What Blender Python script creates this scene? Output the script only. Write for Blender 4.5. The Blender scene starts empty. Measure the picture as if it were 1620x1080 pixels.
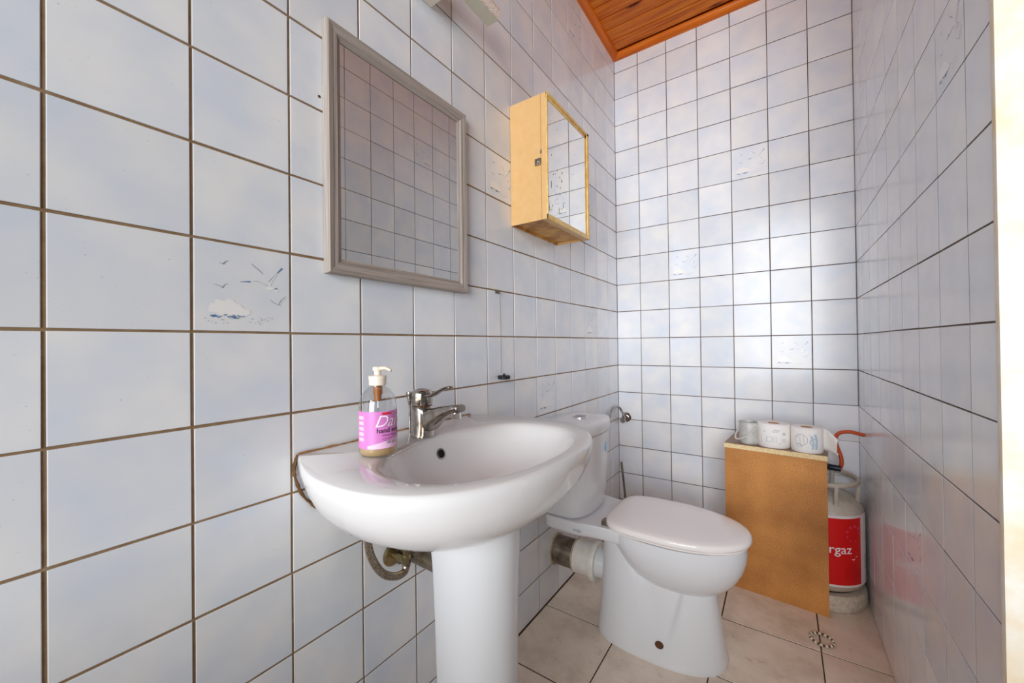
import bpy, bmesh, math, random
from mathutils import Vector, Matrix
random.seed(7)
scene = bpy.context.scene
col = scene.collection
PI = math.pi

# ------------------------------------------------------------------ camera
T = 0.15            # wall tile pitch
ZF = 6.87           # floor below the eye-level joint, in tiles
W = 1.0256          # room width
CAM = Vector((0.7609, -2.1687, 1.0051))
F_PX = 621.58
YAW, PITCH, ROLL = 0.6000, 0.0068, 0.0114
fw = Vector((-math.sin(YAW)*math.cos(PITCH), math.cos(YAW)*math.cos(PITCH), math.sin(PITCH)))
rt0 = Vector((math.cos(YAW), math.sin(YAW), 0)); dn0 = -rt0.cross(fw)
rt = rt0*math.cos(ROLL) + dn0*math.sin(ROLL)
dn = -rt0*math.sin(ROLL) + dn0*math.cos(ROLL)
cd = bpy.data.cameras.new('camera'); cam = bpy.data.objects.new('camera', cd); col.objects.link(cam)
cd.sensor_width = 36.0; cd.sensor_fit = 'HORIZONTAL'; cd.lens = F_PX/1620*36.0
cd.clip_start = 0.02; cd.clip_end = 100
cam.matrix_world = Matrix(((rt.x, -dn.x, -fw.x, CAM.x), (rt.y, -dn.y, -fw.y, CAM.y), (rt.z, -dn.z, -fw.z, CAM.z), (0, 0, 0, 1)))
scene.camera = cam

def in_frame(pts, pad=30):
    for p in pts:
        d = Vector(p) - CAM
        z = d.dot(fw)
        if z < 0.05: continue
        x = 810 + F_PX*d.dot(rt)/z; y = 540 + F_PX*d.dot(dn)/z
        if -pad < x < 1620+pad and -pad < y < 1080+pad: return True
    return False

# ------------------------------------------------------------------ world, light, exposure
wd = bpy.data.worlds.new('world'); scene.world = wd; wd.use_nodes = True
bg = wd.node_tree.nodes['Background']
bg.inputs[0].default_value = (0.86, 0.93, 1.0, 1); bg.inputs[1].default_value = 0.12

def area_light(name, loc, target, sx, sy, power, color):
    ld = bpy.data.lights.new(name, 'AREA'); ld.shape = 'RECTANGLE'; ld.size = sx; ld.size_y = sy
    ld.energy = power; ld.color = color
    o = bpy.data.objects.new(name, ld); col.objects.link(o)
    o.location = loc
    o.rotation_euler = (Vector(target)-Vector(loc)).to_track_quat('-Z', 'Y').to_euler()
    return o
area_light('doorway_daylight', (1.42, -5.8, 1.65), (0.5, 0.0, 1.1), 2.5, 2.7, 245, (0.93, 0.97, 1.0))

vs = scene.view_settings
vs.view_transform = 'Standard'; vs.look = 'None'; vs.gamma = 1.0; vs.use_curve_mapping = False
vs.exposure = 0.2
scene.cycles.use_denoising = True
scene.cycles.max_bounces = 12; scene.cycles.diffuse_bounces = 8; scene.cycles.transparent_max_bounces = 12
scene.cycles.sample_clamp_indirect = 6.0
scene.cycles.caustics_reflective = False; scene.cycles.caustics_refractive = False

# ------------------------------------------------------------------ materials
def srgb(r, g, b):
    f = lambda c: (c/255/12.92) if c/255 <= 0.04045 else ((c/255+0.055)/1.055)**2.4
    return (f(r), f(g), f(b), 1)

class NT:
    def __init__(s, name):
        s.m = bpy.data.materials.new(name); s.m.use_nodes = True
        s.t = s.m.node_tree; s.b = s.t.nodes['Principled BSDF']
    def n(s, typ, **kw):
        nd = s.t.nodes.new(typ)
        for k, v in kw.items():
            if k.startswith('i_'): nd.inputs[k[2:].replace('_', ' ')].default_value = v
            else: setattr(nd, k, v)
        return nd
    def l(s, a, b): s.t.links.new(a, b)
    def coords(s, scale=(1, 1, 1), rand=True):
        tc = s.n('ShaderNodeTexCoord'); mp = s.n('ShaderNodeMapping'); mp.inputs['Scale'].default_value = scale
        if rand:
            oi = s.n('ShaderNodeObjectInfo'); mul = s.n('ShaderNodeMath', operation='MULTIPLY'); mul.inputs[1].default_value = 173.0
            cb = s.n('ShaderNodeCombineXYZ'); s.l(oi.outputs['Random'], mul.inputs[0])
            for i in range(3): s.l(mul.outputs[0], cb.inputs[i])
            ad = s.n('ShaderNodeVectorMath', operation='ADD')
            s.l(tc.outputs['Object'], mp.inputs['Vector'])
            s.l(mp.outputs[0], ad.inputs[0]); s.l(cb.outputs[0], ad.inputs[1])
            return ad.outputs[0]
        s.l(tc.outputs['Object'], mp.inputs['Vector']); return mp.outputs[0]
    def noise(s, vec, scale, detail=3, rough=0.5):
        nz = s.n('ShaderNodeTexNoise'); nz.inputs['Scale'].default_value = scale
        nz.inputs['Detail'].default_value = detail; nz.inputs['Roughness'].default_value = rough
        s.l(vec, nz.inputs['Vector']); return nz.outputs['Fac']
    def ramp(s, fac, stops):
        r = s.n('ShaderNodeValToRGB'); e = r.color_ramp.elements
        while len(e) < len(stops): e.new(0.5)
        for el, (p, c) in zip(e, stops): el.position = p; el.color = c
        s.l(fac, r.inputs['Fac']); return r.outputs['Color']
    def mix(s, fac, a, b, mode='MIX'):
        mx = s.n('ShaderNodeMix', data_type='RGBA', blend_type=mode)
        if isinstance(fac, (int, float)): mx.inputs[0].default_value = fac
        else: s.l(fac, mx.inputs[0])
        for v, i in ((a, 6), (b, 7)):
            if isinstance(v, tuple): mx.inputs[i].default_value = v
            else: s.l(v, mx.inputs[i])
        return mx.outputs[2]
    def bump(s, h, strength=0.2, dist=0.001):
        b = s.n('ShaderNodeBump'); b.inputs['Strength'].default_value = strength; b.inputs['Distance'].default_value = dist
        s.l(h, b.inputs['Height']); s.l(b.outputs[0], s.b.inputs['Normal'])
    def color(s, c): s.l(c, s.b.inputs['Base Color'])

def plain(name, rgb, rough=0.4, metal=0.0, var=0.0, vscale=20, ior=None, dark=None):
    k = NT(name); c = srgb(*rgb)
    k.b.inputs['Roughness'].default_value = rough; k.b.inputs['Metallic'].default_value = metal
    if ior: k.b.inputs['IOR'].default_value = ior
    k.b.inputs['Base Color'].default_value = c
    if var > 0:
        d = srgb(*dark) if dark else tuple(x*(1-var) for x in c[:3]) + (1,)
        f = k.noise(k.coords(), vscale, 4, 0.6)
        k.color(k.ramp(f, [(0.35, c), (0.7, d)]))
    return k.m

def tile_mat(name, a, b, rough=0.17, wave=0.12):
    k = NT(name); v = k.coords()
    f = k.noise(v, 9, 2, 0.5); base = k.ramp(f, [(0.3, srgb(*a)), (0.72, srgb(*b))])
    oi = k.n('ShaderNodeObjectInfo')
    br = k.n('ShaderNodeMapRange'); br.inputs[3].default_value = 0.93; br.inputs[4].default_value = 1.03; k.l(oi.outputs['Random'], br.inputs[0])
    cb = k.n('ShaderNodeCombineXYZ')
    for i in range(3): k.l(br.outputs[0], cb.inputs[i])
    base = k.mix(1.0, base, cb.outputs[0], 'MULTIPLY')
    sp = k.noise(v, 300, 2, 0.5)
    spk = k.ramp(sp, [(0.74, (0, 0, 0, 1)), (0.80, (1, 1, 1, 1))])
    base = k.mix(spk, base, srgb(168, 166, 160))
    k.color(base)
    k.b.inputs['Roughness'].default_value = rough
    k.b.inputs['IOR'].default_value = 1.42
    k.bump(k.noise(v, 14, 1, 0.4), wave, 0.002)
    return k.m
M = {}
M['tile'] = tile_mat('glazed_tile', (241, 240, 239), (222, 228, 238))
M['tile_paint'] = tile_mat('white_painted_tile', (246, 246, 249), (236, 239, 248), 0.25)
def grout(name, a, b):
    k = NT(name); v = k.coords(rand=False)
    k.color(k.ramp(k.noise(v, 35, 4, 0.65), [(0.3, srgb(*a)), (0.62, srgb(*b)), (0.78, srgb(170, 155, 135))])); k.b.inputs['Roughness'].default_value = 0.9
    return k.m
M['grout'] = grout('brown_grout', (130, 100, 68), (150, 124, 94))
M['grout_dark'] = grout('dark_grout', (92, 74, 62), (112, 94, 80))
M['grout_floor'] = grout('floor_grout', (52, 36, 24), (82, 60, 42))
def floor_mat():
    k = NT('beige_floor_tile'); v = k.coords()
    c = k.ramp(k.noise(v, 7, 5, 0.65), [(0.3, srgb(204, 186, 168)), (0.52, srgb(228, 212, 195)), (0.75, srgb(238, 225, 210))])
    st = k.ramp(k.noise(v, 26, 6, 0.75), [(0.58, (0, 0, 0, 1)), (0.78, (0.55, 0.55, 0.55, 1))])
    k.color(k.mix(st, c, srgb(146, 118, 90))); k.b.inputs['Roughness'].default_value = 0.28
    k.bump(k.noise(v, 60, 4, 0.6), 0.08, 0.001)
    return k.m
M['floor'] = floor_mat()
def wood(name, c1, c2, c3, rough, stretch=(2.2, 26, 26), knots=None, bump=0.15):
    k = NT(name); v = k.coords(stretch)
    f = k.noise(v, 1.6, 6, 0.62)
    c = k.ramp(f, [(0.28, srgb(*c1)), (0.5, srgb(*c2)), (0.74, srgb(*c3))])
    if knots:
        v2 = k.coords((3.4, 13, 13)); vo = k.n('ShaderNodeTexVoronoi'); vo.inputs['Scale'].default_value = 1.0; k.l(v2, vo.inputs['Vector'])
        kn = k.ramp(vo.outputs['Distance'], [(0.07, (1, 1, 1, 1)), (0.16, (0, 0, 0, 1))])
        c = k.mix(kn, c, srgb(*knots))
    k.color(c); k.b.inputs['Roughness'].default_value = rough; k.b.inputs['IOR'].default_value = 1.32
    k.bump(f, bump, 0.001)
    return k.m
M['pine'] = wood('varnished_pine', (150, 62, 6), (206, 106, 18), (228, 140, 40), 0.32, knots=(100, 36, 8))
M['pine_trim'] = wood('varnished_pine_moulding', (186, 88, 16), (212, 108, 26), (226, 128, 40), 0.28)
M['frame'] = wood('grey_oak_frame', (134, 124, 116), (168, 156, 147), (192, 181, 171), 0.55, (3, 160, 160), bump=0.3)
def board():
    k = NT('brown_hardboard'); v = k.coords(rand=False)
    fine = k.ramp(k.noise(v, 260, 3, 0.7), [(0.3, srgb(182, 118, 56)), (0.55, srgb(218, 150, 78)), (0.75, srgb(236, 178, 106))])
    big = k.ramp(k.noise(v, 5, 3, 0.5), [(0.3, srgb(196, 186, 176)), (0.7, srgb(255, 255, 255))])
    k.color(k.mix(1.0, fine, big, 'MULTIPLY')); k.b.inputs['Roughness'].default_value = 0.55
    return k.m
M['board'] = board()
def chip():
    k = NT('raw_chipboard_edge'); v = k.coords(rand=False)
    k.color(k.ramp(k.noise(v, 330, 3, 0.7), [(0.3, srgb(196, 158, 104)), (0.5, srgb(236, 210, 160)), (0.75, srgb(250, 232, 192))])); k.b.inputs['Roughness'].default_value = 0.8
    return k.m
M['chip'] = chip()
M['board_top'] = plain('brown_board_top', (150, 118, 92), 0.5, 0, 0.3, 60)
M['ceramic'] = plain('white_ceramic', (222, 222, 224), 0.07, ior=1.52)
M['ceramic_sink'] = plain('warm_white_ceramic', (226, 223, 222), 0.07, ior=1.52)
M['seat'] = plain('white_seat_plastic', (242, 236, 233), 0.16)
M['chrome'] = plain('worn_chrome', (190, 184, 178), 0.16, 1.0, 0.5, 45, dark=(130, 118, 106))
M['chrome_clean'] = plain('chrome', (222, 222, 222), 0.08, 1.0)
M['rust'] = plain('rust', (96, 58, 30), 0.85, 0, 0.4, 90)
M['steel_old'] = plain('aged_steel_pipe', (150, 140, 126), 0.4, 0.7, 0.6, 30, dark=(92, 76, 58))
M['braid'] = plain('braided_steel', (204, 190, 172), 0.35, 0.9, 0.5, 400, dark=(92, 76, 60))
M['brass'] = plain('tarnished_brass', (176, 158, 116), 0.3, 0.9, 0.4, 60)
M['pvc'] = plain('white_pvc', (236, 233, 228), 0.35, 0, 0.15, 30, dark=(224, 216, 202))
M['pvc_dirty'] = plain('yellowed_rubber', (196, 178, 148), 0.6, 0, 0.3, 60)
M['cabinet'] = plain('cream_yellow_enamel', (220, 178, 122), 0.42, 0, 0.1, 30, dark=(214, 170, 110))
M['cabinet_gold'] = plain('yellow_metal_frame', (244, 208, 132), 0.3, 0.0, 0.15, 40, dark=(222, 172, 84))
M['cabinet_under'] = plain('rusty_yellow_enamel', (222, 172, 92), 0.5, 0, 0.5, 22, dark=(160, 96, 30))
def mirror_mat(name, tint, spots):
    k = NT(name); k.b.inputs['Metallic'].default_value = 1; k.b.inputs['Roughness'].default_value = 0.015
    k.b.inputs['Base Color'].default_value = srgb(*tint)
    return k.m
M['mirror'] = mirror_mat('mirror_glass', (236, 240, 238), False)
M['mirror_old'] = mirror_mat('old_mirror_glass', (246, 247, 245), True)
M['black'] = plain('black_rubber', (26, 26, 28), 0.45)
M['hole'] = plain('dark_hole', (10, 8, 6), 0.9)
M['lamp_white'] = plain('lamp_white_enamel', (232, 228, 214), 0.35)
M['lamp_diff'] = plain('lamp_milky_diffuser', (216, 218, 202), 0.25)
def speckle():
    k = NT('lamp_prismatic_front'); v = k.coords(rand=False)
    k.color(k.ramp(k.noise(v, 420, 2, 0.6), [(0.35, srgb(206, 160, 132)), (0.52, srgb(244, 232, 220)), (0.7, srgb(255, 252, 246))])); k.b.inputs['Roughness'].default_value = 0.4
    return k.m
M['lamp_front'] = speckle()
M['caulk'] = plain('brown_sealant', (178, 134, 84), 0.7, 0, 0.5, 60, dark=(120, 78, 36))
M['caulk_dark'] = plain('dark_dirty_sealant', (110, 74, 36), 0.8, 0, 0.4, 80)
M['paper'] = plain('toilet_paper', (244, 240, 236), 0.95)
M['card'] = plain('cardboard_core', (190, 140, 100), 0.9)
M['ink_blue'] = plain('blue_print', (96, 128, 170), 0.2)
M['ink_grey'] = plain('grey_print', (128, 142, 160), 0.2)
M['print_white'] = plain('white_print', (243, 241, 238), 0.2)
M['ink_soft'] = plain('pale_blue_print', (186, 202, 216), 0.9)
M['ink_line'] = plain('grey_line_print', (140, 150, 162), 0.9)
M['zinc'] = plain('zinc_sheet', (206, 205, 200), 0.42, 0.15, 0.25, 30)
M['zinc_handle'] = plain('pale_metal_strap', (222, 216, 204), 0.45, 0.2)
M['gas_body'] = plain('pale_grey_paint', (214, 208, 198), 0.45, 0, 0.25, 12, dark=(178, 162, 140))
M['gas_foot'] = plain('chipped_white_paint', (224, 216, 204), 0.55, 0, 0.4, 70, dark=(190, 172, 148))
M['gas_red'] = plain('red_label', (222, 10, 12), 0.45)
M['gas_white'] = plain('white_label', (238, 232, 230), 0.3)
M['gas_pink'] = plain('pink_red_dots', (228, 60, 92), 0.3)
M['gas_yellow'] = plain('yellow_rays', (196, 152, 40), 0.3)
M['orange'] = plain('orange_rubber', (196, 74, 22), 0.5)
M['navy'] = plain('navy_plastic', (24, 28, 48), 0.4)
M['jamb'] = plain('white_painted_jamb', (246, 240, 228), 0.5, 0, 0.12, 14, dark=(238, 214, 176))
M['pink'] = plain('pink_label', (214, 128, 196), 0.35)
M['pink_pale'] = plain('pale_pink_label', (236, 196, 224), 0.35)
M['ink_black'] = plain('black_ink', (40, 26, 44), 0.4)
M['ink_white'] = plain('white_ink', (252, 244, 250), 0.4)
M['ink_red'] = plain('red_ink', (206, 44, 40), 0.4)
M['ink_purple'] = plain('purple_ink', (150, 70, 140), 0.4)
M['blue_mark'] = plain('blue_gel_mark', (120, 186, 214), 0.25)
M['pump'] = plain('cream_pump_plastic', (240, 226, 208), 0.35)
M['brown_tube'] = plain('brown_tube', (168, 104, 54), 0.4)
def clear(name, tint, gloss_rough=0.05, base=0.05, diff=0.0, dcol=(1, 1, 1)):
    m = bpy.data.materials.new(name); m.use_nodes = True; t = m.node_tree; t.nodes.clear()
    out = t.nodes.new('ShaderNodeOutputMaterial'); tr = t.nodes.new('ShaderNodeBsdfTransparent'); tr.inputs[0].default_value = srgb(*tint)
    gl = t.nodes.new('ShaderNodeBsdfGlossy'); gl.inputs['Roughness'].default_value = gloss_rough
    lw = t.nodes.new('ShaderNodeLayerWeight'); lw.inputs['Blend'].default_value = 0.25
    mx = t.nodes.new('ShaderNodeMixShader'); ad = t.nodes.new('ShaderNodeMath'); ad.operation = 'MULTIPLY_ADD'; ad.inputs[1].default_value = 0.5; ad.inputs[2].default_value = base
    t.links.new(lw.outputs['Facing'], ad.inputs[0]); t.links.new(ad.outputs[0], mx.inputs[0]); t.links.new(tr.outputs[0], mx.inputs[1]); t.links.new(gl.outputs[0], mx.inputs[2])
    if diff:
        df = t.nodes.new('ShaderNodeBsdfDiffuse'); df.inputs[0].default_value = srgb(*dcol); m2 = t.nodes.new('ShaderNodeMixShader'); m2.inputs[0].default_value = diff
        t.links.new(mx.outputs[0], m2.inputs[1]); t.links.new(df.outputs[0], m2.inputs[2]); t.links.new(m2.outputs[0], out.inputs[0])
    else: t.links.new(mx.outputs[0], out.inputs[0])
    return m
M['clear'] = clear('clear_plastic', (246, 246, 246))
M['soap'] = clear('amber_soap', (246, 222, 168), 0.05, 0.02, 0.55, (236, 206, 150))

# ------------------------------------------------------------------ mesh helpers
def mesh(name, verts, faces, mats, fm=None, smooth=None):
    me = bpy.data.meshes.new(name); me.from_pydata([tuple(v) for v in verts], [], faces)
    for m in (mats if isinstance(mats, (list, tuple)) else [mats]): me.materials.append(M[m])
    if fm: me.polygons.foreach_set('material_index', fm)
    bm = bmesh.new(); bm.from_mesh(me); bmesh.ops.recalc_face_normals(bm, faces=bm.faces); bm.to_mesh(me); bm.free()
    if smooth is not None:
        me.polygons.foreach_set('use_smooth', [True]*len(me.polygons)); me.set_sharp_from_angle(angle=math.radians(smooth))
    me.update(); return me
def link(name, me, parent=None, loc=None, rot=None, mat=None):
    o = bpy.data.objects.new(name, me); col.objects.link(o)
    if mat is not None: o.matrix_basis = mat
    if loc is not None: o.location = loc
    if rot is not None: o.rotation_euler = rot
    if parent is not None: o.parent = parent
    return o
def tag(o, label=None, cat=None, group=None, kind=None):
    if label: o['label'] = label
    if cat: o['category'] = cat
    if group: o['group'] = group
    if kind: o['kind'] = kind
    return o
def thing(name, label, cat, loc, rotz=0, group=None):
    o = bpy.data.objects.new(name, None); col.objects.link(o); o.empty_display_size = 0.05
    o.location = loc; o.rotation_euler = (0, 0, rotz); tag(o, label, cat, group); return o
class G:
    """a bag of geometry in world (or local) coordinates that becomes one mesh object"""
    def __init__(s): s.v = []; s.f = []; s.m = []
    def add(s, vs, fs, mi=0):
        b = len(s.v); s.v += [Vector(v) for v in vs]; s.f += [[i+b for i in f] for f in fs]; s.m += [mi]*len(fs); return s
    def loft(s, rings, closed=True, cap0=True, cap1=True, mi=0):
        n = len(rings[0]); vs = [p for r in rings for p in r]; fs = []
        for i in range(len(rings)-1):
            for j in range(n if closed else n-1):
                k = (j+1) % n; fs.append([i*n+j, i*n+k, (i+1)*n+k, (i+1)*n+j])
        if cap0: fs.append(list(range(n))[::-1])
        if cap1: fs.append([(len(rings)-1)*n+j for j in range(n)])
        return s.add(vs, fs, mi)
    def lathe(s, prof, c=(0, 0, 0), n=32, mi=0, cap0=True, cap1=True):
        c = Vector(c)
        return s.loft([[c+Vector((r*math.cos(2*PI*j/n), r*math.sin(2*PI*j/n), z)) for j in range(n)] for r, z in prof], True, cap0, cap1, mi)
    def tube(s, pts, r, n=12, mi=0, flat=1.0, up=(0, 0, 1), caps=True):
        pts = [Vector(p) for p in pts]; rs = r if isinstance(r, (list, tuple)) else [r]*len(pts); rings = []
        u = Vector(up)
        for i, p in enumerate(pts):
            d = (pts[min(i+1, len(pts)-1)]-pts[max(i-1, 0)]).normalized()
            a = u - d*u.dot(d)
            if a.length < 1e-4: a = Vector((1, 0, 0)) - d*d.x
            a.normalize(); b = d.cross(a); u = a
            rings.append([p + a*(rs[i]*flat*math.sin(2*PI*j/n)) + b*(rs[i]*math.cos(2*PI*j/n)) for j in range(n)])
        return s.loft(rings, True, caps, caps, mi)
    def box(s, a, b, mi=0, bev=0.0):
        bm = bmesh.new(); bmesh.ops.create_cube(bm, size=1)
        a = Vector(a); b = Vector(b)
        for v in bm.verts: v.co = Vector(((v.co[i]+0.5)*(b[i]-a[i])+a[i] for i in range(3)))
        if bev: bmesh.ops.bevel(bm, geom=bm.edges[:], offset=bev, segments=2, affect='EDGES', profile=0.7)
        bm.verts.index_update(); s.add([v.co.copy() for v in bm.verts], [[v.index for v in f.verts] for f in bm.faces], mi); bm.free(); return s
    def prism(s, poly, d, mi=0):
        """poly: list of 3D points, extruded by vector d"""
        d = Vector(d); n = len(poly)
        return s.loft([[Vector(p) for p in poly], [Vector(p)+d for p in poly]], True, True, True, mi)
    def build(s, name, mats, parent=None, smooth=35, origin=None, local=False):
        o0 = Vector(origin) if origin is not None else (Vector((0, 0, 0)) if (parent is None or local) else Vector(parent.location))
        me = mesh(name, [v-o0 for v in s.v], s.f, mats, s.m, smooth)
        o = link(name, me, parent)
        if parent is None and origin is not None: o.location = origin
        return o
def smoothpath(pts, k=6):
    pts = [Vector(p) for p in pts]; out = []
    for i in range(len(pts)-1):
        p0 = pts[max(i-1, 0)]; p1 = pts[i]; p2 = pts[i+1]; p3 = pts[min(i+2, len(pts)-1)]
        for j in range(k):
            t = j/k; out.append(0.5*((2*p1)+(p2-p0)*t+(2*p0-5*p1+4*p2-p3)*t*t+(3*p1-p0-3*p2+p3)*t**3))
    out.append(pts[-1]); return out
def text_mesh(txt, size, shear=0.0, bold=0.0):
    c = bpy.data.curves.new('lettering', 'FONT'); c.body = txt; c.size = size; c.shear = shear; c.offset = bold; c.resolution_u = 3
    o = bpy.data.objects.new('lettering_tmp', c); col.objects.link(o)
    bpy.context.view_layer.update()
    me = bpy.data.meshes.new_from_object(o.evaluated_get(bpy.context.evaluated_depsgraph_get()))
    vs = [v.co.copy() for v in me.vertices]; fs = [list(p.vertices) for p in me.polygons]
    bpy.data.objects.remove(o); bpy.data.curves.remove(c); bpy.data.meshes.remove(me)
    return vs, fs
def subdiv_wide(vs, fs):
    return vs, fs
def stroke(pts, w0, w1):
    """flat tapered ribbon through 2D points -> verts, quads (z=0)"""
    n = len(pts); vs = []; fs = []
    for i, p in enumerate(pts):
        a = pts[max(i-1, 0)]; b = pts[min(i+1, n-1)]; dx, dy = b[0]-a[0], b[1]-a[1]; L = math.hypot(dx, dy) or 1
        w = (w0+(w1-w0)*i/max(1, n-1))/2
        vs += [(p[0]-dy/L*w, p[1]+dx/L*w, 0), (p[0]+dy/L*w, p[1]-dx/L*w, 0)]
        if i: fs.append([2*i-2, 2*i-1, 2*i+1, 2*i])
    return vs, fs
def blob(cx, cy, rx, ry, n, jag, rnd):
    vs = [(cx, cy, 0)]
    for i in range(n):
        a = 2*PI*i/n; r = 1 - jag*rnd.random(); vs.append((cx+rx*r*math.cos(a), cy+ry*r*math.sin(a), 0))
    return vs, [[0, 1+i, 1+(i+1) % n] for i in range(n)]

# ------------------------------------------------------------------ tiles
_tm = {}
def tile_mesh(w, h, mat, bev=0.0006, th=0.006):
    key = (round(w, 4), round(h, 4), mat)
    if key in _tm: return _tm[key]
    a, b = w/2, h/2; rings = []
    for ins, z in ((0, -th), (0, -bev), (bev*0.35, -bev*0.3), (bev*1.4, 0)):
        rings.append([(-a+ins, -b+ins, z), (a-ins, -b+ins, z), (a-ins, b-ins, z), (-a+ins, b-ins, z)])
    g = G().loft(rings, True, False, True)
    _tm[key] = mesh('tile', g.v, g.f, mat, None, None); return _tm[key]
def gull_print():
    rnd = random.Random(3); g = G(); S = T
    def st(pts, a, b, mi): v, f = stroke([((p[0]-.5)*S, (p[1]-.5)*S) for p in pts], a, b); g.add([(x, y, 0.0004) for x, y, _ in v], f, mi)
    def bl(cx, cy, rx, ry, n, jag, mi, z=0.0004): v, f = blob((cx-.5)*S, (cy-.5)*S, rx*S, ry*S, n, jag, rnd); g.add([(x, y, z) for x, y, _ in v], f, mi)
    bl(.30, .27, .20, .105, 26, .35, 2, .0003); bl(.42, .235, .17, .06, 20, .4, 2, .00032)
    st([(.24, .765), (.275, .755)], .0004, .0011, 1); st([(.275, .75), (.30, .785), (.33, .80)], .0015, .0004, 1)
    st([(.19, .52), (.24, .51), (.27, .49)], .0005, .0010, 1); st([(.27, .487), (.29, .525), (.32, .54)], .0012, .0004, 1)
    st([(.44, .575), (.50, .585), (.55, .59)], .0006, .0026, 0); st([(.55, .59), (.66, .59), (.72, .565)], .0026, .0012, 2); st([(.56, .595), (.63, .603), (.70, .575), (.73, .56)], .0007, .0007, 1)
    bl(.76, .535, .065, .026, 14, .2, 2, .00036); bl(.82, .52, .04, .018, 10, .2, 2, .00036)
    st([(.755, .56), (.77, .62), (.84, .72)], .0026, .002, 2); st([(.745, .615), (.79, .67), (.84, .73)], .0008, .0006, 1); st([(.84, .73), (.90, .80)], .0014, .0030, 0)
    st([(.795, .53), (.84, .54)], .0010, .0022, 0)
    st([(.56, .80), (.60, .765), (.64, .735)], .0007, .0011, 1); st([(.64, .735), (.68, .695)], .001, .0005, 1)
    st([(.76, .40), (.80, .365), (.85, .345)], .0005, .0008, 1); st([(.855, .335), (.88, .40), (.94, .455)], .0012, .0006, 1); st([(.862, .325), (.888, .39), (.945, .44)], .0016, .0006, 2)
    for i in range(20):
        x = .16+.40*rnd.random(); y = .17+.035*(rnd.random()-.4); a = rnd.uniform(-.5, .6)
        st([(x, y), (x+.028*math.cos(a), y+.02*math.sin(a))], .0016, .0006, 0 if i % 4 else 1)
    bl(.19, .175, .045, .016, 12, .5, 0); bl(.38, .17, .035, .018, 12, .5, 0)
    for i in range(24):
        x = .10+.68*rnd.random()**1.1; y = .07+.08*rnd.random() + max(0, (x-.5))*.25
        st([(x, y), (x+.02*rnd.uniform(.4, 1.2), y+.002)], .0009, .0005, 1)
    return mesh('gull_print', g.v, g.f, ['ink_blue', 'ink_grey', 'print_white'], g.m, None)
GULL = gull_print()
def lines(first, pitch, n): return [first+i*pitch for i in range(n)]
def tile_wall(parent, R, origin, us, vs, gap, decor, mat='tile', paint=None, jit=0.0004):
    """us/vs: ascending joint positions; R: 3x3 with columns right/up/normal; origin: world point of (0,0)"""
    rest = G(); cnt = 0
    for i in range(len(us)-1):
        for j in range(len(vs)-1):
            w = us[i+1]-us[i]; h = vs[j+1]-vs[j]
            if w < 0.012 or h < 0.012: continue
            pm = paint(i, j) if paint else None
            g = 0.0012 if pm else gap
            cu = (us[i]+us[i+1])/2 + random.uniform(-jit, jit); cv = (vs[j]+vs[j+1])/2 + random.uniform(-jit, jit)
            me = tile_mesh(w-g, h-g, pm or mat)
            L = Vector((cu, cv, random.uniform(-0.0002, 0.0002)))
            wl = Vector(origin) + R @ L
            tilt = Matrix.Rotation(random.uniform(-.0028, .0028), 3, 'X') @ Matrix.Rotation(random.uniform(-.0028, .0028), 3, 'Y') @ Matrix.Rotation(random.uniform(-.002, .002), 3, 'Z')
            mtx = Matrix.Translation(wl) @ (R @ tilt).to_4x4()
            corners = [Vector(origin) + R @ Vector((a, b, 0)) for a in (us[i], us[i+1], cu) for b in (vs[j], vs[j+1], cv)]
            if in_frame(corners):
                o = link('tile', me, parent, mat=mtx)
                if (i, j) in decor:
                    tag(o, 'tile printed with blue seagulls over a splashing wave')
                    link('gull_print', GULL, o)
            else:
                rest.add([mtx @ v.co for v in me.vertices], [list(p.vertices) for p in me.polygons]); cnt += 1
    if cnt:
        o = link('tile', mesh('tile_rest', rest.v, rest.f, mat), parent); o['kind'] = 'stuff'

zj = lambda j: (j+ZF)*T
ROWS = [0.002] + [zj(j) for j in range(-6, 11)] + [2.612]
row_of = lambda j: j+7           # row lying just above joint j
def slab(name, a, b, mat, label, cat):
    return tag(G().box(a, b).build(name, mat, None, None), label, cat, None, 'structure')
YN = -2.62                       # near end of the left wall, behind the camera
wl = slab('wall_left', (-0.12, YN, 0), (-0.0016, 0.10, 2.66), 'grout', 'long pale blue tiled wall with brown joints behind the sink', 'wall')
RL = Matrix(((0, 0, 1), (1, 0, 0), (0, 1, 0)))
ul = sorted([-(0.9418+i*1.0013)*T for i in range(17)] + [0.0])
ul = [YN+0.002] + [u for u in ul if u > YN+0.02]
def ucol(us, u): return max(i for i in range(len(us)-1) if us[i] <= u+1e-6)
cl = lambda k: ucol(ul, -(0.9418+(13-k)*1.0013)*T + 0.01)
decL = {(cl(1), row_of(0)), (cl(6), row_of(3)), (cl(11), row_of(0)), (cl(8), row_of(-2)), (cl(10), row_of(9))}
tile_wall(wl, RL, (0, 0, 0), ul, ROWS, 0.0044, decL)

wb = slab('wall_back', (-0.12, 0.0016, 0), (W+0.13, 0.12, 2.66), 'grout_dark', 'back wall of white tiles with dark joints behind the toilet', 'wall')
RB = Matrix(((1, 0, 0), (0, 0, -1), (0, 1, 0)))
ub = [0.0] + [x*T for x in (0.8732, 1.8658, 2.8531, 3.8277, 4.8311, 5.8321)] + [W]
decB = {(4, row_of(5)), (2, row_of(2)), (5, row_of(-1))}
tile_wall(wb, RB, (0, 0, 0), ub, ROWS, 0.0034, decB, paint=lambda i, j: 'tile_paint' if (i == 6 and j <= row_of(-3)) else None)

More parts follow.
